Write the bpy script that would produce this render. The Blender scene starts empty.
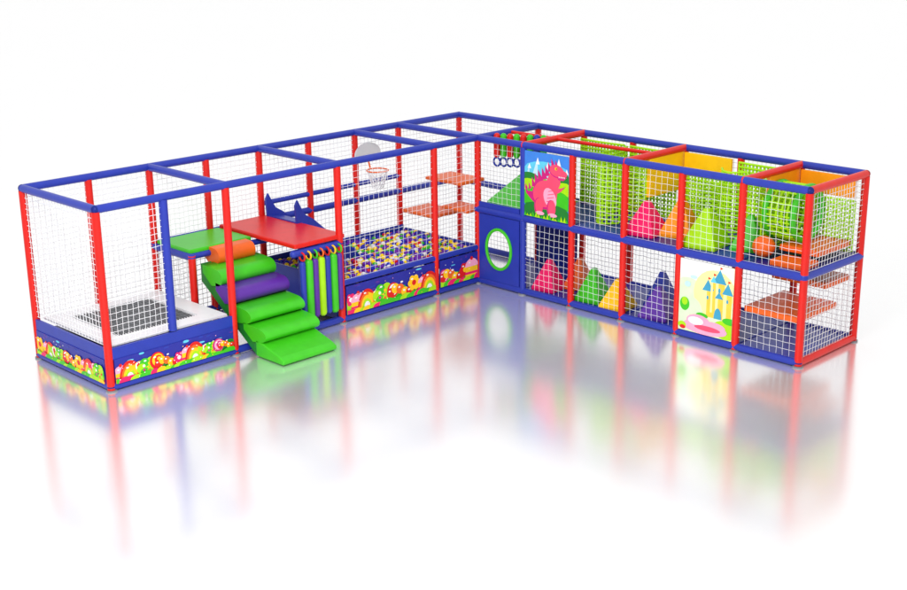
import bpy, random
from math import *
from mathutils import Vector, Matrix
random.seed(7)
S=bpy.context.scene
COL=S.collection
# ------------------------------------------------------------ materials
def srgb(r,g,b):
    f=lambda c:((c/255+.055)/1.055)**2.4 if c>10 else c/255/12.92
    return (f(r),f(g),f(b))
MATS={}
def mat(name,rgb,rough=.36,bump=.03,scale=7,var=.05,spec=.35):
    if name in MATS: return MATS[name]
    m=bpy.data.materials.new(name);m.use_nodes=True;nt=m.node_tree;n=nt.nodes;l=nt.links
    b=n['Principled BSDF'];b.inputs['Roughness'].default_value=rough
    b.inputs['Specular IOR Level'].default_value=spec
    tc=n.new('ShaderNodeTexCoord');no=n.new('ShaderNodeTexNoise');no.inputs['Scale'].default_value=scale;no.inputs['Detail'].default_value=3
    l.new(tc.outputs['Object'],no.inputs['Vector'])
    r=n.new('ShaderNodeValToRGB');c=srgb(*rgb)
    r.color_ramp.elements[0].position=.3;r.color_ramp.elements[1].position=.7
    r.color_ramp.elements[0].color=(*[x*(1-var) for x in c],1);r.color_ramp.elements[1].color=(*[min(1,x*(1+var)) for x in c],1)
    l.new(no.outputs['Fac'],r.inputs['Fac']);l.new(r.outputs['Color'],b.inputs['Base Color'])
    bp=n.new('ShaderNodeBump');bp.inputs['Strength'].default_value=bump;bp.inputs['Distance'].default_value=.01
    l.new(no.outputs['Fac'],bp.inputs['Height']);l.new(bp.outputs['Normal'],b.inputs['Normal'])
    MATS[name]=m;return m
RED=mat('red_vinyl',(216,24,14));BLUE=mat('blue_vinyl',(36,54,162));DBLUE=mat('dark_blue_mat',(28,40,130))
GREEN=mat('green_vinyl',(62,190,28));LIME=mat('lime_vinyl',(165,220,8));PURPLE=mat('purple_vinyl',(90,42,154))
ORANGE=mat('orange_vinyl',(236,100,24));YELLOW=mat('yellow_vinyl',(252,196,14));PINK=mat('pink_vinyl',(236,22,100));AMBER=mat('amber_vinyl',(248,150,16))
WHITE=mat('white_plastic',(236,236,238),var=.02);NET=mat('white_rope',(240,240,243),rough=.8,var=.02)
LNET=mat('lime_rope',(170,228,6),rough=.5);STEEL=mat('dark_mesh_mat',(84,87,89),rough=.6,scale=60)
DARK=mat('near_black',(40,40,45));PGREY=mat('grey_fitting',(120,122,128),rough=.3)
SKY=mat('print_deep_sky_blue',(60,130,220));CREAM=mat('print_cream',(250,250,222));PALEG=mat('print_pale_green',(214,240,196))
MAG=mat('print_magenta',(200,30,120));LPINK=mat('print_pale_pink',(250,165,195));TEAL=mat('print_teal',(60,155,190));DGREEN=mat('print_deep_green',(30,125,45))
NAVY=mat('print_navy',(38,42,150));GOLD=mat('print_gold',(246,200,66));CYAN=mat('print_cyan',(95,200,230));LGOLD=mat('print_pale_gold',(252,236,160))
SALMON=mat('print_salmon',(240,75,110));PALEBLUE=mat('print_pale_blue',(190,225,245))
# ------------------------------------------------------------ mesh builder
class B:
    def __init__(s): s.v=[];s.f=[];s.m=[];s.sm=[];s.mats=[]
    def add(s,vs,fs,m,smooth=False):
        if m not in s.mats: s.mats.append(m)
        k=len(s.v);i=s.mats.index(m)
        s.v+=[tuple(p) for p in vs]
        for f in fs: s.f.append(tuple(a+k for a in f));s.m.append(i);s.sm.append(smooth)
    def box(s,x0,x1,y0,y1,z0,z1,m):
        s.add([(x,y,z) for x in(x0,x1) for y in(y0,y1) for z in(z0,z1)],[(0,1,3,2),(4,6,7,5),(0,4,5,1),(2,3,7,6),(0,2,6,4),(1,5,7,3)],m)
    def tube(s,p0,p1,r,m,n=16,r1=None,cap=True):
        p0=Vector(p0);p1=Vector(p1);d=(p1-p0).normalized();a=d.orthogonal().normalized();b=d.cross(a);r1=r if r1 is None else r1
        vs=[];
        for p,rr in((p0,r),(p1,r1)):
            for i in range(n): t=2*pi*i/n;vs.append(p+(a*cos(t)+b*sin(t))*rr)
        s.add(vs,[(i,(i+1)%n,n+(i+1)%n,n+i) for i in range(n)],m,True)
        if cap: s.add(vs,[tuple(range(n))[::-1],tuple(range(n,2*n))],m)
    def path(s,pts,r,m,n=8,closed=False):
        P=[Vector(p) for p in pts];N=len(P);vs=[]
        for i,p in enumerate(P):
            q=P[(i+1)%N] if closed or i<N-1 else P[i];o=P[i-1] if closed or i>0 else P[i]
            d=(q-o).normalized();h=Vector((0,0,1)) if abs(d.z)<.9 else Vector((1,0,0))
            a=d.cross(h).normalized();b=d.cross(a)
            for k in range(n): t=2*pi*k/n;vs.append(p+(a*cos(t)+b*sin(t))*r)
        fs=[]
        for i in range(N if closed else N-1):
            j=(i+1)%N
            for k in range(n): fs.append((i*n+k,i*n+(k+1)%n,j*n+(k+1)%n,j*n+k))
        s.add(vs,fs,m,True)
    def torus(s,c,nrm,R,r,m,N=32,n=10,stretch=1):
        c=Vector(c);d=Vector(nrm).normalized();a=Vector((0,0,1)) if abs(d.z)<.5 else Vector((1,0,0));a=(a-d*a.dot(d)).normalized();b=d.cross(a);vs=[];fs=[]
        for i in range(N):
            t=2*pi*i/N;o=a*cos(t)*stretch+b*sin(t)
            for k in range(n): u=2*pi*k/n;vs.append(c+o*R+o.normalized()*r*cos(u)+d*r*sin(u))
        for i in range(N):
            for k in range(n): j=(i+1)%N;fs.append((i*n+k,i*n+(k+1)%n,j*n+(k+1)%n,j*n+k))
        s.add(vs,fs,m,True)
    def sphere(s,c,r,m,N=14,M=8,sq=(1,1,1)):
        vs=[];fs=[]
        for j in range(M+1):
            for i in range(N):
                t=2*pi*i/N;p=pi*j/M;vs.append((c[0]+r*sq[0]*sin(p)*cos(t),c[1]+r*sq[1]*sin(p)*sin(t),c[2]+r*sq[2]*cos(p)))
        for j in range(M):
            for i in range(N): fs.append((j*N+i,(j+1)*N+i,(j+1)*N+(i+1)%N,j*N+(i+1)%N))
        s.add(vs,fs,m,True)
    def prism(s,prof,lo,hi,axis,m,smooth=False):
        K=len(prof)
        if axis=='x': vs=[(x,p[0],p[1]) for x in(lo,hi) for p in prof]
        else: vs=[(p[0],y,p[1]) for y in(lo,hi) for p in prof]
        s.add(vs,[(i,(i+1)%K,K+(i+1)%K,K+i) for i in range(K)]+[tuple(range(K))[::-1],tuple(range(K,2*K))],m,smooth)
    def obj(s,name,parent=None,loc=(0,0,0),bevel=0,**props):
        o=Vector(loc) if parent is None else Vector(parent['_o'])
        me=bpy.data.meshes.new(name);me.from_pydata([tuple(Vector(p)-o) for p in s.v],[],s.f)
        for m in s.mats: me.materials.append(m)
        me.polygons.foreach_set('material_index',s.m);me.polygons.foreach_set('use_smooth',s.sm);me.update()
        ob=bpy.data.objects.new(name,me);COL.objects.link(ob)
        if parent is None: ob.location=o
        else: ob.parent=parent
        if bevel:
            md=ob.modifiers.new('Bevel','BEVEL');md.width=bevel;md.segments=3;md.limit_method='ANGLE'
        for k,v in props.items(): ob[k]=v
        return ob
def empty(name,loc,**props):
    e=bpy.data.objects.new(name,None);e.empty_display_size=.2;e.location=loc;COL.objects.link(e);e['_o']=tuple(loc)
    for k,v in props.items(): e[k]=v
    return e
# ------------------------------------------------------------ dimensions
L1,L2,W1,W2,H,M=6.91,6.0,1.89,1.48,2.43,1.26
X=[-L1+L1/7*k for k in range(8)]
R=.054
PS=empty('play_structure',(0,0,0),label='L-shaped red and blue two-storey indoor playground frame with nets',category='playground')
def post(x,y,z0=0,z1=H,m=RED,r=R):
    b=B();b.tube((x,y,z0),(x,y,z1-R*.6),r,m,18)
    if z0==0: b.tube((x,y,0),(x,y,.02),r*1.35,PGREY,18)
    return b.obj('post',PS)
def rail(p0,p1,m=BLUE,r=R):
    b=B();b.tube(p0,p1,r,m,18)
    for p in (p0,p1): b.sphere(p,r*1.03,m,18,10)
    return b.obj('rail',PS)
def net(O,U,V,w,h,cell=.078,t=.0085,m=NET,name='safety_net',parent=None,sag=.015,knots=True):
    O=Vector(O);U=Vector(U);V=Vector(V);N=U.cross(V);b=B()
    nw=max(1,round(w/cell));nh=max(1,round(h/cell))
    def P(a,c): return O+U*(a+.004*sin(a*31+c*17)*sin(pi*a/w))+V*(c+.006*sin(a*23+c*5)*sin(pi*c/h))+N*(sag*sin(pi*a/w)*sin(pi*c/h)+.003*sin(a*37+c*21))
    for i in range(nw+1):
        b.path([P(w*i/nw,h*j/12) for j in range(13)],t*.5,m,4)
    for j in range(nh+1):
        b.path([P(w*k/12,h*j/nh)+N*.006 for k in range(13)],t*.5,m,4)
    if knots:
        for i in range(0,nw+1):
            for j in range(0,nh+1): b.sphere(P(w*i/nw,h*j/nh)+N*.003,t*.85,m,5,3)
    return b.obj(name,parent or PS)
# ---- posts
for k in (0,2,4,6,7): post(X[k],0)
post(X[1],0,.6,H,BLUE,.058)
for k in range(8): post(X[k],W1)
post(W2,W1)
for k in range(1,7): post(0,-k,0,H,RED if k!=1 else BLUE)
for k in range(0,7): post(W2,-k)
post(X[2],.93,0,1.3);post(X[3],.93,0,1.3);post(X[4],.93,0,1.3,BLUE)
# ---- top rails
rail((-L1,0,H),(0,0,H));rail((-L1,W1,H),(W2,W1,H));rail((-L1,0,H),(-L1,W1,H))
rail((0,.0,H),(0,-L2,H));rail((W2,W1,H),(W2,-L2,H))
for k in (2,4,6,7): rail((X[k],0,H),(X[k],W1,H))
for k in (0,1,3,5,6): rail((0,-k,H),(W2,-k,H),RED if k else BLUE)
rail((W2*.52,0,H-.005),(W2*.52,-3,H-.005),RED,.03)
# ---- bottom rails
rail((-L1,0,.06),(X[2],0,.06));rail((X[2],0,.06),(0,0,.06));rail((-L1,W1,.06),(W2,W1,.06));rail((-L1,0,.06),(-L1,W1,.06))
rail((0,0,.06),(0,-L2,.06));rail((W2,W1,.06),(W2,-L2,.06));rail((0,-L2,.06),(W2,-L2,.06),RED)
# ---- mid rails
rail((0,0,M),(0,-L2,M),BLUE,.062);rail((W2,W1,M),(W2,-L2,M));rail((0,-L2,M),(W2,-L2,M),BLUE,.055)
for k in range(0,6): rail((0,-k,M-.02),(W2,-k,M-.02),BLUE,.045)
rail((X[2],W1,M+.02),(W2,W1,M+.02));rail((X[4],W1,1.55),(X[7],W1,1.55),BLUE,.04)
rail((X[3]+.12,0,M-.02),(X[4],0,M-.02));rail((X[4],0,M-.02),(X[4],W1,M-.02));rail((X[2],.93,M-.02),(X[2],W1,M-.02))
rail((X[2],.98,M-.02),(X[4],.98,M-.02),BLUE,.045)
# ---- nets
UX=(1,0,0);UY=(0,-1,0);UZ=(0,0,1)
net((-L1,W1,.62),UY,UZ,W1,H-.67,t=.0095)
net((-L1,0,.62),UX,UZ,X[1]-X[0],H-.67,t=.0075,cell=.082,knots=False)
for k in range(7):
    z0=.62 if k<2 else (.1 if k<4 else .7)
    net((X[k]+.05,W1,z0),UX,UZ,X[1]-X[0]-.1,H-.05-z0,t=.0095)
net((0.05,W1,.1),UX,UZ,W2-.1,H-.15)
for a,c in((4,6),(6,7)): net((X[a],0,.66),UX,UZ,X[c]-X[a],H-.71,cell=.1,t=.0055,knots=False)
net((X[2],W1,.62),UY,UZ,W1-1.0,.6)
for k in range(6):
    if k!=1: net((0,-k-.05,M+.06),UY,UZ,.9,H-M-.1,cell=.1,t=.0055,knots=False)
    if k not in(0,4): net((0,-k-.05,.11),UY,UZ,.9,M-.17,cell=.1,t=.006,knots=False)
    net((W2,-k-.05,.11),UY,UZ,.9,M-.17);net((W2,-k-.05,M+.06),UY,UZ,.9,H-M-.1)
net((W2,W1,.11),UY,UZ,W1,H-.15)
net((0.05,-L2,M+.06),UX,UZ,W2-.1,H-M-.11);net((.05,-L2,.11),UX,UZ,W2-.1,M-.17)
# taut lime nets: thick rope mesh; bow = how far the curtain curves in plan
def limenet(O,U,w,h,cell=.062,t=.038,bow=.03):
    O=Vector(O);U=Vector(U);V=Vector((0,0,1));N=U.cross(V);b=B();nw=round(w/cell);nh=round(h/cell)
    def P(a,c): return O+U*a+V*c+N*(bow*sin(pi*a/w))
    for i in range(nw+1): b.path([P(w*i/nw,h*j/6) for j in range(7)],t*.5,LNET,6)
    for j in range(nh+1): b.path([P(w*k/14,h*j/nh)+N*.012 for k in range(15)],t*.45,LNET,6)
    return b.obj('lime_obstacle_net',PS)
for k,hh in((1,1.02),(2,1.02),(3,.72),(4,1.02),(5,.72)): limenet((W2-.14,-k-.06,M+.08),UY,.88,hh)
limenet((.5,-2.1,M+.08),UY,.42,1.02,t=.032,bow=.2);limenet((.55,-2.54,M+.08),UY,.42,1.02,t=.032,bow=.2)
limenet((1.0,-3.3,M+.08),UY,.66,.72,t=.032,bow=.2);limenet((.9,-4.06,M+.08),UY,.45,1.0,t=.032,bow=.2);limenet((.85,-4.52,M+.08),UY,.45,1.0,t=.032,bow=.2)
limenet((.75,-1.98,M+.08),UX,.6,1.0,t=.03);limenet((.5,-5.0,M+.08),UX,.85,.78,t=.03)
# ---- decks
def deck(x0,x1,y0,y1,z1,m,t=.09,name='deck'):
    b=B();b.box(x0,x1,y0,y1,z1-t,z1,m);return b.obj(name,PS,bevel=.02)
deck(-3.82,X[4]+.08,-.03,W1-.06,1.38,RED,.07,'deck_mat')
deck(X[2],-3.84,.98,W1-.06,1.34,GREEN,.07,'deck_mat')
for k in range(6):
    deck(.06,W2-.06,-k-.99,-k-.01,M+.045,GREEN if k==0 else (DBLUE if k%2 else BLUE),.07,'deck_mat')
for k in range(6):
    deck(.06,W2-.06,-k-.99,-k-.01,.08,BLUE,.05,'floor_mat')
b=B();b.prism([(.12,M+.05),(.12,M+.12),(1.35,M+.62),(1.35,M+.05)],-.95,-.08,'y',GREEN);b.obj('green_ramp_mat',PS,bevel=.02)
b=B();b.box(W2-.1,W2-.06,-.95,-.06,.1,.85,DBLUE);b.obj('added_dark_board',PS,bevel=.01)  # dark blue board added to darken the view through the round hole
b=B();b.box(-L1+.03,X[2]-.02,-.035,.0,.43,.585,BLUE);b.box(-L1-.035,-L1,.0,W1,.43,.585,BLUE);b.obj('base_board',PS)
b=B();b.box(X[4],0,W1-.1,W1-.06,.05,.70,BLUE);b.box(X[4]-.05,X[4]-.01,.05,W1-.1,.05,.66,BLUE);b.box(0.0,.05,.05,W1-.1,.05,.64,BLUE);b.obj('ball_pit_wall',PS,bevel=.01)
b=B();b.box(X[4],-.01,-.04,.04,.57,.66,BLUE);b.obj('ball_pit_edge',PS,bevel=.03)
# ------------------------------------------------------------ printed panels
class Art:
    def __init__(s,O,U,N,w,h,bg,th=.02):
        s.O=Vector(O);s.U=Vector(U);s.N=Vector(N);s.V=Vector((0,0,1));s.w=w;s.h=h;s.c=0;s.b=B()
        O,U,V,N=s.O,s.U,s.V,s.N
        c=[O,O+U*w,O+U*w+V*h,O+V*h];vs=c+[p-N*th for p in c]
        s.b.add(vs,[(0,1,2,3),(7,6,5,4),(0,4,5,1),(1,5,6,2),(2,6,7,3),(3,7,4,0)],bg)
    def poly(s,pts,m):
        s.c+=1;off=s.N*(.0006+s.c*.00015)
        vs=[s.O+s.U*min(max(a,.0),s.w)+s.V*min(max(c,.0),s.h)+off for a,c in pts]
        s.b.add(vs,[tuple(range(len(vs)))],m)
    def ell(s,a,c,ra,rc,m,rot=0,n=22,t0=0,t1=2*pi):
        s.poly([(a+ra*cos(t)*cos(rot)-rc*sin(t)*sin(rot),c+ra*cos(t)*sin(rot)+rc*sin(t)*cos(rot)) for t in [t0+(t1-t0)*i/n for i in range(n if t1-t0>6.2 else n+1)]],m)
    def done(s,name='printed_panel',**k): return s.b.obj(name,PS,**k)
def candy(O,U,N,w,h,seed):
    rnd=random.Random(seed);A=Art(O,U,N,w,h,NAVY)
    for i in range(int(w/.1)): A.ell(rnd.uniform(0,w),h*rnd.uniform(.65,.97),rnd.uniform(.02,.07),rnd.uniform(.006,.02),rnd.choice([BLUE,PURPLE,CYAN,BLUE]),n=10)
    a=0
    while a<w: A.ell(a,h*.08,rnd.uniform(.1,.2),h*rnd.uniform(.28,.5),rnd.choice([DGREEN,GREEN,LIME,MAG]),n=16);a+=rnd.uniform(.1,.17)
    a=.08;q=rnd.randrange(7);seq=[0,5,2,1,3,6,4]
    while a<w-.05:
        r=h*rnd.uniform(.24,.38);c=h*rnd.uniform(.34,.5);q+=1;k=seq[q%7]
        if k==0:
            for i,mm in enumerate((RED,ORANGE,YELLOW,LIME,WHITE)): A.ell(a,h*.08,r*1.4*(1-i*.17),r*2.1*(1-i*.17),mm,n=20,t0=0,t1=pi)
        elif k==1:
            cs=rnd.choice([(RED,YELLOW),(MAG,LPINK),(RED,WHITE)])
            for i in range(4): A.ell(a+.08*r*i,c+.06*r*i,r*(1-i*.25),r*(1-i*.25),cs[i%2],n=18)
        elif k==2:
            for i in range(6): A.ell(a+r*.8*cos(i*1.05),c*.75+r*.6*sin(i*1.05),r*.6,r*.55,LIME if i%2 else GREEN,n=12)
            for i in range(5): A.ell(a+r*.6*cos(i*1.26),c*.75+r*.4*sin(i*1.26),r*.16,r*.16,(RED,YELLOW,WHITE,MAG,ORANGE)[i],n=8)
        elif k==3:
            for i in range(5): A.ell(a+(i-2)*r*.62,h*.34+r*.35*sin(i*1.3),r*.5,r*.5,(RED,YELLOW,ORANGE,YELLOW,RED)[i],n=14);A.ell(a+(i-2)*r*.62-r*.12,h*.34+r*.35*sin(i*1.3)+r*.18,r*.14,r*.1,WHITE,n=8)
            a+=r*.5
        elif k==4:
            A.poly([(a-r,0),(a+r,0),(a+r*.9,c),(a-r*.9,c)],YELLOW);A.poly([(a-r,c*.4),(a+r,c*.4),(a+r,c*.6),(a-r,c*.6)],PINK);A.ell(a,c,r*1.0,r*.9,LPINK,n=14,t0=0,t1=pi);A.ell(a,c+r*.9,r*.22,r*.22,RED,n=8)
        elif k==6:    # flower
            z,y_=rnd.choice([(RED,YELLOW),(YELLOW,RED),(PINK,WHITE)])
            for i in range(6): A.ell(a+r*.55*cos(i*1.05),c+r*.55*sin(i*1.05),r*.38,r*.38,z,n=10)
            A.ell(a,c,r*.32,r*.32,y_,n=10)
        else:
            z=rnd.choice([YELLOW,PINK,LIME]);A.poly([(a,c),(a-r*1.5,c+r*.7),(a-r*1.5,c-r*.4)],z);A.poly([(a,c),(a+r*1.5,c-r*.6),(a+r*1.5,c+r*.5)],z)
            A.ell(a,c,r*.9,r*.72,z,rot=.3,n=16);A.ell(a,c,r*.5,r*.68,WHITE,rot=.3,n=14);A.ell(a,c,r*.28,r*.62,RED,rot=.3,n=14)
        A.ell(a-r*.3,c+r*.45,r*.18,r*.1,WHITE,n=8)
        a+=r*rnd.uniform(1.1,1.5)
    a=0
    while a<w:
        A.ell(a,0,rnd.uniform(.07,.14),h*rnd.uniform(.12,.22),rnd.choice([GREEN,LIME,LIME,YELLOW,GREEN,PINK]),n=12);a+=rnd.uniform(.08,.13)
    for i in range(int(w/.07)): A.ell(rnd.uniform(0,w),h*rnd.uniform(.05,.9),.008,.008,rnd.choice([WHITE,YELLOW,LPINK,WHITE]),n=6)
    return A.done(label='printed candy landscape board in green, red and yellow')
candy((-L1+.05,-.045,.1),(1,0,0),(0,-1,0),X[2]-X[0]-.1,.33,3)
candy((-L1-.045,W1-.05,.1),(0,-1,0),(-1,0,0),W1-.1,.33,5)
candy((X[4]+.06,-.045,.12),(1,0,0),(0,-1,0),X[6]-X[4]-.12,.44,8)
candy((X[6]+.06,-.045,.12),(1,0,0),(0,-1,0),X[7]-X[6]-.12,.44,12)
# dinosaur print
A=Art((-.03,-1.05,M+.07),(0,-1,0),(-1,0,0),.9,H-M-.14,SKY);h=A.h
A.ell(.45,.62,.6,.28,CYAN)
for a,c,w_ in((.1,.84,.16),(.27,.95,.17),(.48,.9,.18),(.7,.98,.18),(.86,.84,.14)): A.poly([(a-w_,.5),(a+w_,.5),(a,c)],PALEBLUE);A.poly([(a,.5),(a+w_,.5),(a,c)],CYAN);A.poly([(a-w_*.24,c-(c-.5)*.24),(a+w_*.24,c-(c-.5)*.24),(a,c)],WHITE)
A.ell(.1,.56,.24,.14,DGREEN);A.ell(.35,.54,.2,.1,GREEN);A.ell(.78,.6,.24,.16,DGREEN);A.ell(.6,.54,.2,.1,GREEN)
A.ell(.1,.42,.3,.18,LIME);A.ell(.82,.42,.3,.2,LIME);A.ell(.45,.3,.55,.2,GREEN);A.ell(.45,.04,.62,.22,DGREEN)
sp_=[(.05,.46,.5),(.12,.47,.6),(.2,.52,.9),(.27,.57,1.1),(.34,.62,1.2),(.42,.66,1.2),(.48,.72,1.1),(.53,.8,.9),(.59,.87,.8),(.66,.88,.6)]
for a,c,s in sp_: A.poly([(a-.05*s,c-.05),(a+.05*s,c-.02),(a-.05*s,c+.12*s)],MAG)
A.poly([(.0,.5),(.04,.36),(.16,.26),(.34,.16),(.44,.34),(.32,.5),(.16,.4),(.07,.4)],MAG)
A.ell(.42,.38,.26,.23,MAG,rot=.35);A.ell(.43,.4,.25,.21,SALMON,rot=.35)
A.poly([(.42,.54),(.62,.34),(.74,.6),(.72,.76),(.56,.8)],SALMON);A.ell(.53,.34,.12,.17,LPINK,rot=.5)
for i in range(5): A.poly([(.45+.012*i,.22+.055*i),(.6+.005*i,.25+.055*i),(.6+.005*i,.262+.055*i),(.45+.012*i,.232+.055*i)],SALMON)
A.ell(.66,.78,.15,.1,MAG,rot=-.15);A.ell(.66,.79,.14,.09,SALMON,rot=-.15);A.ell(.78,.75,.09,.055,SALMON);A.poly([(.66,.7),(.87,.71),(.8,.65),(.7,.65)],MAG)
for i in range(4): A.poly([(.7+.035*i,.707),(.725+.035*i,.707),(.712+.035*i,.68)],WHITE)
for a,c in((.3,.18),(.56,.18)): A.ell(a,c,.09,.14,MAG);A.ell(a+.012,c+.01,.078,.125,SALMON);A.ell(a+.03,.08,.09,.03,LPINK)
A.ell(.7,.48,.1,.03,SALMON,rot=.5);A.poly([(.77,.53),(.84,.57),(.8,.52)],MAG);A.ell(.65,.82,.024,.024,YELLOW,n=12);A.ell(.657,.82,.01,.016,DARK,n=8)
for i in range(16): a=.02+i*.058;A.poly([(a-.03,0),(a+.03,0),(a+.01*(-1)**i,.07+.03*sin(i*5))],LIME if i%3 else GREEN)
A.done(label='printed board with spiky pink dinosaur and green hills')
# castle print
A=Art((-.03,-4.05,.12),(0,-1,0),(-1,0,0),.9,M-.2,CREAM)
A.ell(.25,.95,.35,.18,WHITE);A.ell(.15,.6,.25,.2,PALEG);A.ell(.6,.62,.36,.36,LGOLD)
A.ell(.05,.36,.34,.2,PALEG);A.ell(.85,.3,.36,.26,PALEG);A.ell(.4,.14,.6,.22,PALEG);A.ell(.8,.14,.22,.14,LIME)
def tower(a,z0,w,z1,rc,k=2.4):
    A.poly([(a-w,z0),(a+w,z0),(a+w,z1),(a-w,z1)],GOLD);A.poly([(a-w,z0),(a-w*.2,z0),(a-w*.2,z1),(a-w,z1)],LGOLD)
    A.poly([(a-w*1.35,z1),(a+w*1.35,z1),(a,z1+w*k)],rc);A.ell(a,z0+(z1-z0)*.75,w*.25,w*.45,TEAL,n=10)
    A.poly([(a,z1+w*k),(a+.05,z1+w*k+.02),(a,z1+w*k+.04)],RED)
A.poly([(.42,.28),(.88,.28),(.88,.58),(.42,.58)],GOLD)
for i in range(5): A.poly([(.44+.09*i,.58),(.49+.09*i,.58),(.49+.09*i,.62),(.44+.09*i,.62)],LGOLD)
tower(.67,.4,.085,.8,TEAL);tower(.48,.28,.07,.66,TEAL);tower(.81,.28,.07,.66,TEAL);tower(.57,.36,.04,.8,CYAN)
A.poly([(.6,.58),(.74,.58),(.67,.68)],TEAL)
A.ell(.66,.28,.065,.16,TEAL,t0=0,t1=pi);A.ell(.86,.28,.12,.05,GREEN);A.ell(.4,.28,.1,.04,GREEN)
A.ell(.45,.1,.38,.1,LPINK);A.ell(.34,.18,.2,.1,LPINK);A.ell(.6,.15,.2,.07,LPINK);A.ell(.3,.18,.13,.06,WHITE);A.ell(.5,.1,.22,.04,SALMON)
A.ell(.1,.4,.08,.1,GREEN);A.ell(.1,.44,.05,.06,LIME);A.ell(.14,.7,.05,.04,PALEBLUE);A.ell(.24,.82,.06,.025,PALEBLUE)
A.ell(.07,.08,.07,.05,LIME);A.ell(.08,.05,.05,.03,RED)
A.done(label='pale printed board with yellow and teal toy castle and pink shape')
# blue board with round hole
b=B();y0,y1,z0,z1=-.06,-.94,.11,M-.06;cy,cz,ry,rz=-.5,.66,.27,.33;n=40;xs=(-.035,-.01)
def sq(t):
    dy,dz=cos(t),sin(t);k=min(((y0-y1)/2)/max(abs(dy),1e-6),((z1-z0)/2)/max(abs(dz),1e-6));return ((y0+y1)/2+dy*k,(z0+z1)/2+dz*k)
ang=sorted([2*pi*i/n for i in range(n)]+[atan2(sz*(z1-z0),sy*(y0-y1))%(2*pi) for sy in(1,-1) for sz in(1,-1)])
vs=[];K=len(ang)
for x in xs:
    for t in ang: q=sq(t);vs.append((x,*q))
    for t in ang: vs.append((x,cy+ry*cos(t),cz+rz*sin(t)))
fs=[]
for i in range(K):
    j=(i+1)%K;fs+=[(i,j,K+j,K+i),(2*K+j,2*K+i,3*K+i,3*K+j),(K+i,K+j,3*K+j,3*K+i),(j,i,2*K+i,2*K+j)]
b.add(vs,fs,BLUE);b.obj('blue_entry_board',PS)
b=B();b.torus((-.04,cy,cz),(1,0,0),ry,.026,GREEN,40,10,rz/ry);b.obj('round_hole_ring',PS)
b=B();b.box(-.035,-.01,-.94,-.06,M+.055,M+.14,BLUE);b.obj('blue_kick_board',PS)
# ------------------------------------------------------------ trampoline
T=empty('trampoline',(-5.92,.94,.1),label='square trampoline with white border and dark grey mat',category='trampoline')
tx0,tx1,ty0,ty1=-L1+.07,X[2]-.06,.06,W1-.07;mx0,mx1,my0,my1=tx0+.27,tx1-.3,ty0+.26,ty1-.24
b=B()
for q in((tx0,tx1,ty0,my0),(tx0,tx1,my1,ty1),(tx0,mx0,my0,my1),(mx1,tx1,my0,my1)): b.box(*q,.57,.60,WHITE)
b.obj('border_pad',T)
b=B();b.box(mx0+.05,mx1-.05,my0+.05,my1-.05,.585,.592,STEEL)
for i in range(1,12):
    t=i/12;a=mx0+.05+(mx1-mx0-.1)*t;c=my0+.05+(my1-my0-.1)*t
    b.box(a-.004,a+.004,my0+.05,my1-.05,.592,.595,PGREY);b.box(mx0+.05,mx1-.05,c-.004,c+.004,.5925,.5962,PGREY)
b.obj('jumping_mat',T)
b=B();b.box(mx0-.02,mx1+.02,my0-.02,my1+.02,.54,.56,DARK);b.obj('shade_sheet',T)  # dark sheet standing in for the shade under the mat
b=B()
for i in range(30):
    t=(i+.5)/30;a=mx0+(mx1-mx0)*t;c=my0+(my1-my0)*t
    b.tube((a,my0-.01,.59),(a,my0+.06,.588),.006,WHITE,6);b.tube((a,my1+.01,.59),(a,my1-.06,.588),.006,WHITE,6)
    b.tube((mx0-.01,c,.59),(mx0+.06,c,.588),.006,WHITE,6);b.tube((mx1+.01,c,.59),(mx1-.06,c,.588),.006,WHITE,6)
b.obj('springs',T)
b=B();b.box(tx0+.05,tx1-.05,ty0+.05,ty1-.05,.1,.45,DBLUE);b.obj('frame_base',T)
# ------------------------------------------------------------ stairs
ST=empty('soft_stairs',(-4.4,-.1,0),label='green, purple and orange padded roll stairs leading up to deck',category='stairs')
sx0,sx1=-4.8,-3.84
steps=[(.88,1.2,ORANGE,.12,.12),(.58,.98,GREEN,.15,.12),(.28,.77,PURPLE,.15,.115),(-.02,.54,GREEN,.19,.105),(-.34,.33,GREEN,.19,.1)]
for y,z,m,ryy,rzz in steps:
    b=B()
    prof=[(y-ryy*sin(t)-.02,z+rzz*cos(t)) for t in [pi*i/20 for i in range(21)]]+[(y+.1,z-rzz-.02),(y+.3,z+.02),(y+.3,z+rzz+.02),(y+.12,z+rzz+.008)]
    K=len(prof);xa,xe=(-4.6,-3.95) if m is ORANGE else (sx0,sx1);vs=[(x,p[0],p[1]) for x in(xa,xe) for p in prof]
    b.add(vs,[(i,(i+1)%K,K+(i+1)%K,K+i) for i in range(K)],m,True);b.add(vs,[tuple(range(K))[::-1],tuple(range(K,2*K))],m)
    b.obj('step_roll',ST)
b=B();b.prism([(-.4,.25),(-.62,.18),(-.84,.12),(-.93,.07),(-.91,.012),(-.3,.012),(-.3,.28)],sx0,sx1,'x',GREEN);b.obj('bottom_step',ST,bevel=.025)
b=B();b.prism([(.96,1.12),(-.28,.22),(-.29,.012),(.96,.85)],sx0+.02,sx1-.02,'x',DGREEN);b.obj('stair_base',ST,bevel=.01)
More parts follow.
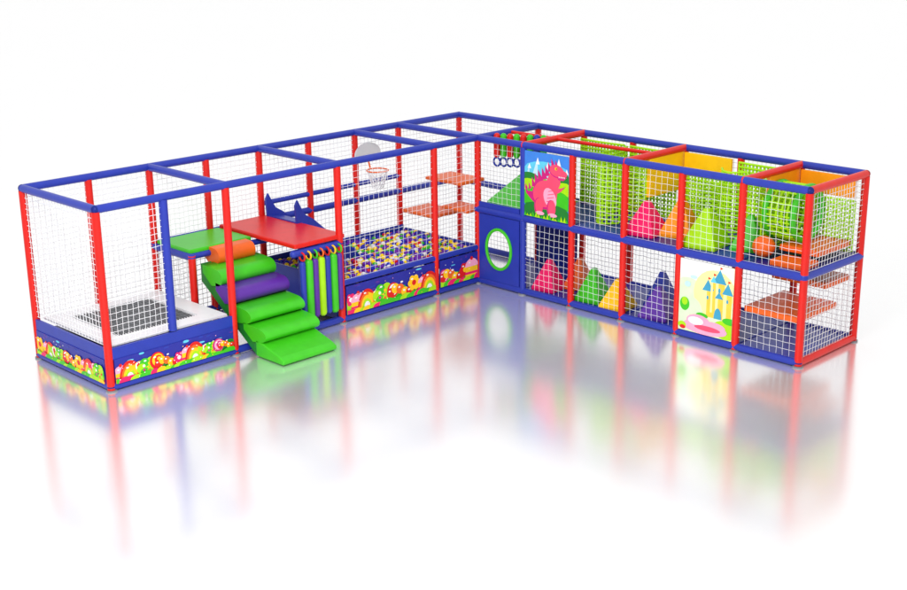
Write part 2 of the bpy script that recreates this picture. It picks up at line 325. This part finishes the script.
# ------------------------------------------------------------ slide into pit
SL=empty('slide',(-2.4,1.3,.5),label='blue slide with curved sides going into ball pit',category='slide')
b=B();b.prism([(X[4]-.02,1.40),(X[4]+.25,1.36),(X[4]+.95,.72),(X[4]+1.2,.6),(X[4]+1.2,.55),(X[4]+.9,.6),(X[4]+.2,1.24),(X[4]-.02,1.3)],1.0,1.7,'y',BLUE);b.obj('slide_bed',SL)
x=X[4]
for y in(.97,1.7):
    b=B();prof=[(x-.02,1.3),(x-.04,1.66),(x+.01,1.74),(x+.06,1.64),(x+.14,1.5),(x+.3,1.4),(x+.6,1.14),(x+1.1,.76),(x+1.2,.66),(x+1.2,.52),(x+.9,.56)]
    b.prism(prof,y,y+.035,'y',BLUE);b.obj('side_board',SL)
# ------------------------------------------------------------ hanging rollers
cn={BLUE:'blue',LIME:'lime green',GREEN:'green',PURPLE:'purple',RED:'red'}
for i,(m,r) in enumerate([(BLUE,.045),(GREEN,.062),(PURPLE,.05),(LIME,.06),(BLUE,.05),(GREEN,.062),(PURPLE,.045)]):
    x=-3.72+i*.115;b=B();b.tube((x,-.06,.28),(x,-.06,1.08),r,m,16);b.sphere((x,-.06,1.08),r,m,16,6);b.sphere((x,-.06,.28),r,m,16,6)
    b.torus((x,-.06,1.19),(1,0,0),.06,.014,(RED,YELLOW,GREEN,ORANGE)[i%4],18,6)
    b.obj('hanging_roller',None,(x,-.06,.25),label=cn[m]+' foam roller hanging in curtain below red deck',category='hanging roller',group='foam rollers hanging below red deck')
for i,m in enumerate([RED,GREEN,RED,GREEN,RED,GREEN,BLUE,GREEN]):
    x,y=(.35+.05*i,-.1-i*.1);b=B();b.tube((x,y,2.12),(x,y,2.42),.055,m,14);b.sphere((x,y,2.42),.055,m,14,6);b.sphere((x,y,2.12),.055,m,14,6);b.torus((x,y,2.0),(1,0,0),.07,.018,BLUE,18,6)
    b.obj('hanging_roller',None,(x,y,1.95),label=cn[m]+' short foam roller with blue ring hanging at upper rail',category='hanging roller',group='short foam rollers hanging from upper rail')
# ------------------------------------------------------------ pyramids
def pyramid(x,y,z,w,h,m,cn,rot=.3,where=''):
    b=B();n=4;vs=[];rr=w/2*1.414
    for k,(s,zz) in enumerate(((1,0),(1,.05),(.16,h))):
        for i in range(n): t=rot+pi/4+2*pi*i/n;vs.append((x+rr*s*cos(t),y+rr*s*sin(t),z+zz))
    fs=[tuple(range(n))[::-1],tuple(range(2*n,3*n))]
    for k in(0,1):
        for i in range(n): fs.append((k*n+i,k*n+(i+1)%n,(k+1)*n+(i+1)%n,(k+1)*n+i))
    b.add(vs,fs,m,False)
    b.obj('foam_pyramid',None,(x,y,z),bevel=.012,label=cn+' foam pyramid standing on '+where,category='foam obstacle',group='foam pyramids in the play structure')
zu=M+.046;zl=.082;up='upper blue deck';lo='lower floor mat'
pyramid(.36,-3.14,zu,.5,.5,PINK,'pink',.1,up)
pyramid(.62,-3.58,zu,.5,.56,AMBER,'orange-yellow',.2,up)
pyramid(.36,-4.2,zu,.54,.55,LIME,'lime green',.12,up)
pyramid(.62,-4.76,zu,.46,.5,GREEN,'green',.3,up)
pyramid(.3,-1.3,zl,.42,.5,PINK,'red-pink',.1,lo)
pyramid(.7,-1.6,zl,.42,.5,ORANGE,'orange',.3,lo)
pyramid(.32,-2.2,zl,.44,.52,GREEN,'green',.1,lo)
pyramid(.26,-2.72,zl,.44,.46,YELLOW,'yellow',.15,lo)
pyramid(.3,-3.45,zl,.46,.48,PURPLE,'purple',.2,lo)
pyramid(.8,-3.15,zl,.42,.55,BLUE,'blue',.1,lo)
# ------------------------------------------------------------ net tunnel
def tunnel(y0,y1,x,z,r,lab):
    E=empty('net_tunnel',(x,(y0+y1)/2,z-r),label=lab,category='tunnel')
    n=int(abs(y1-y0)/.08)
    b=B()
    for k in range(28):
        t=2*pi*k/28;b.path([(x+(r+.01)*cos(t),y0+(y1-y0)*j/n,z+(r+.01)*sin(t)) for j in range(n+1)],.013,LNET,6)
    b.obj('tunnel_net',E)
    for i in range(0,n+1):
        b=B();b.torus((x,y0+(y1-y0)*i/n,z),(0,1,0),r,.018,LIME,28,6);b.obj('hoop',E)
    for y in(y0,y1): b=B();b.torus((x,y,z),(0,1,0),r,.045,GREEN);b.obj('end_ring',E)
tunnel(-5.06,-5.5,.85,1.9,.38,'short lime green net crawl tunnel above end deck')
# yellow boards
b=B();b.box(.55,W2-.06,-3.03,-2.97,1.8,H+.03,YELLOW);b.obj('yellow_divider_board',PS,bevel=.01)
b=B();b.box(.62,W2-.06,-5.03,-4.97,2.12,H+.03,AMBER);b.obj('orange_divider_board',PS,bevel=.01)
b=B();b.box(W2-.1,W2-.06,-3.9,-3.05,2.08,H-.05,YELLOW);b.obj('yellow_back_board',PS,bevel=.01)
b=B();b.box(W2-.1,W2-.06,-5.9,-5.05,2.08,H-.05,AMBER);b.obj('orange_back_board',PS,bevel=.01)
# ------------------------------------------------------------ orange step platforms
def plat(x0,x1,y0,y1,z,t=.09,m=ORANGE,lab='orange padded step platform on frame'):
    b=B();b.box(x0,x1,y0,y1,z-t,z,m);b.obj('step_platform',None,((x0+x1)/2,(y0+y1)/2,z-t),bevel=.02,label=lab,category='platform',group='orange padded step platforms')
plat(.08,1.1,-5.92,-5.06,.66,lab='orange padded platform low in end bay');plat(.75,1.4,-5.92,-5.06,1.0)
plat(.5,1.4,-5.92,-5.3,1.5,lab='orange padded platform high in end bay');plat(.1,.5,-5.92,-5.4,1.38)
plat(-.1,.55,.95,W1-.15,1.0,.06,lab='orange padded corner platform above ball pit');plat(-.05,.4,.2,.8,1.2,.06,lab='orange padded corner platform above ball pit');plat(.1,.7,.5,1.35,1.6,.06,lab='upper orange padded corner platform beside net')
b=B();b.sphere((.35,-5.15,zu+.16),.16,ORANGE,20,12,(1,1,.95));b.obj('foam_ball',None,(.35,-5.15,zu),label='round orange foam ball on upper deck',category='foam ball')
# ------------------------------------------------------------ basketball hoop
HB=empty('basketball_hoop',(-.78,W1-.07,1.6),label='white rounded basketball backboard with rim and net',category='basketball hoop')
BB=mat('backboard_plastic',(205,207,211),var=.02)
b=B();prof=[(-.78+.28*cos(t),2.04+.2*sin(t)) for t in [pi*i/14 for i in range(15)]]+[(-1.06,1.92),(-.5,1.92)]
b.prism(prof,W1-.1,W1-.07,'y',BB);b.obj('backboard',HB)
b=B();b.torus((-.78,W1-.32,1.8),(0,0,1),.18,.012,ORANGE,28,8);b.path([(-.78,W1-.1,1.93),(-.78,W1-.13,1.84),(-.78,W1-.14,1.8)],.015,ORANGE,8);b.obj('rim',HB)
b=B()
for i in range(14):
    for s in(1,-1):
        b.path([(-.78+(.18-.09*j/5)*cos(2*pi*i/14+s*j*.22),W1-.32+(.18-.09*j/5)*sin(2*pi*i/14+s*j*.22),1.8-.3*j/5) for j in range(6)],.005,NET,4)
b.obj('hoop_net',HB)
# ------------------------------------------------------------ balls
names=['blue','yellow','green','red','white','purple'];wt=[5,5,2,1,2,7]
bm_cols=[mat('ball_'+n,c,rough=.4,bump=0,spec=.2) for n,c in(('blue',(32,40,180)),('yellow',(250,212,5)),('green',(55,180,38)),('red',(215,20,20)),('white',(226,226,230)),('purple',(104,28,164)))]
sp=.08;br=.04;pts=[]
ny=int((W1-.2)/(sp*.87));nx=int((L1/7*3-.06)/sp)
for j in range(ny):
    for i in range(nx):
        x=X[4]+.04+(i+(j%2)*.5+.3)*sp+random.uniform(-.01,.01);y=.08+(j+.5)*sp*.87+random.uniform(-.01,.01)
        if x<-.05: pts.append((x,y,.6+random.uniform(-.02,.03)+.02*sin(x*3)*sin(y*4)))
cam=Vector((-14.967,-14.449,6.082))
def vis(p): return (Vector(p)-cam).length - (100 if p[1]>.22 else 0)
pts.sort(key=vis)
base={}
for n,m in zip(names,bm_cols):
    q=B();q.sphere((0,0,0),br,m,16,10)
    me=bpy.data.meshes.new('ball_'+n);me.from_pydata(q.v,[],q.f);me.materials.append(m);me.polygons.foreach_set('use_smooth',[True]*len(q.f));base[n]=me
for p in pts[:300]:
    n=random.choices(names,wt)[0];o=bpy.data.objects.new('pit_ball',base[n]);o.location=p;COL.objects.link(o)
    o['label']=n+' plastic ball lying in the ball pit';o['category']='ball';o['group']='plastic balls in the ball pit'
b=B()
for p in pts[300:]+[(x+.04,y+.03,z-.065) for x,y,z in pts if x<-.1 and y<1.7]:
    b.sphere(p,br,random.choices(bm_cols,wt)[0],12,7)
b.obj('pit_balls',None,(-1.5,.9,.45),kind='stuff',label='many coloured plastic balls filling the ball pit',category='balls')
# ------------------------------------------------------------ floor
b=B();b.add([(-150,-150,0),(150,-150,0),(150,150,0),(-150,150,0)],[(0,1,2,3)],WHITE)
fm=bpy.data.materials.new('glossy_white_floor');fm.use_nodes=True;nt=fm.node_tree;n=nt.nodes;l=nt.links;n.clear()
out=n.new('ShaderNodeOutputMaterial');mx=n.new('ShaderNodeMixShader');df=n.new('ShaderNodeBsdfDiffuse');gl=n.new('ShaderNodeBsdfGlossy')
tc=n.new('ShaderNodeTexCoord');no=n.new('ShaderNodeTexNoise');no.inputs['Scale'].default_value=3;l.new(tc.outputs['Object'],no.inputs['Vector'])
mr=n.new('ShaderNodeMapRange');mr.inputs['To Min'].default_value=.175;mr.inputs['To Max'].default_value=.19;l.new(no.outputs['Fac'],mr.inputs['Value']);l.new(mr.outputs['Result'],gl.inputs['Roughness'])
df.inputs['Color'].default_value=(.88,.88,.88,1);gl.inputs['Color'].default_value=(1,1,1,1)
mx.inputs[0].default_value=.74;l.new(df.outputs[0],mx.inputs[1]);l.new(gl.outputs[0],mx.inputs[2]);l.new(mx.outputs[0],out.inputs[0])
b.mats=[fm];b.obj('floor',kind='structure')
# ------------------------------------------------------------ light
w=bpy.data.worlds.new('World');S.world=w;w.use_nodes=True;bg=w.node_tree.nodes['Background'];bg.inputs[0].default_value=(1,1,1,1);bg.inputs[1].default_value=1.03
def area(loc,tgt,size,e):
    d=bpy.data.lights.new('added_area_lamp','AREA');d.shape='SQUARE';d.size=size;d.energy=e;o=bpy.data.objects.new('added_area_lamp',d);COL.objects.link(o);o.location=loc
    o.rotation_euler=(Vector(tgt)-Vector(loc)).to_track_quat('-Z','Y').to_euler()
area((-11,-7,7.5),(-1,-1,.8),2.5,750)  # area lamp added to give direction and brighten the front faces
# ------------------------------------------------------------ camera
cd=bpy.data.cameras.new('camera');co=bpy.data.objects.new('camera',cd);COL.objects.link(co);S.camera=co
yaw,pitch,roll=.78779,-.29403,-.01121
F=Vector((cos(yaw)*cos(pitch),sin(yaw)*cos(pitch),sin(pitch)));Rr=Vector((sin(yaw),-cos(yaw),0));U=Rr.cross(F)
R2=Rr*cos(roll)+U*sin(roll);U2=U*cos(roll)-Rr*sin(roll)
m=Matrix((R2,U2,-F)).transposed().to_4x4();m.translation=cam;co.matrix_world=m
cd.sensor_width=36;cd.lens=1300.68/907*36;cd.clip_end=500
S.view_settings.view_transform='Standard';S.view_settings.look='None';S.view_settings.exposure=0
for o in bpy.data.objects:
    if '_o' in o: del o['_o']
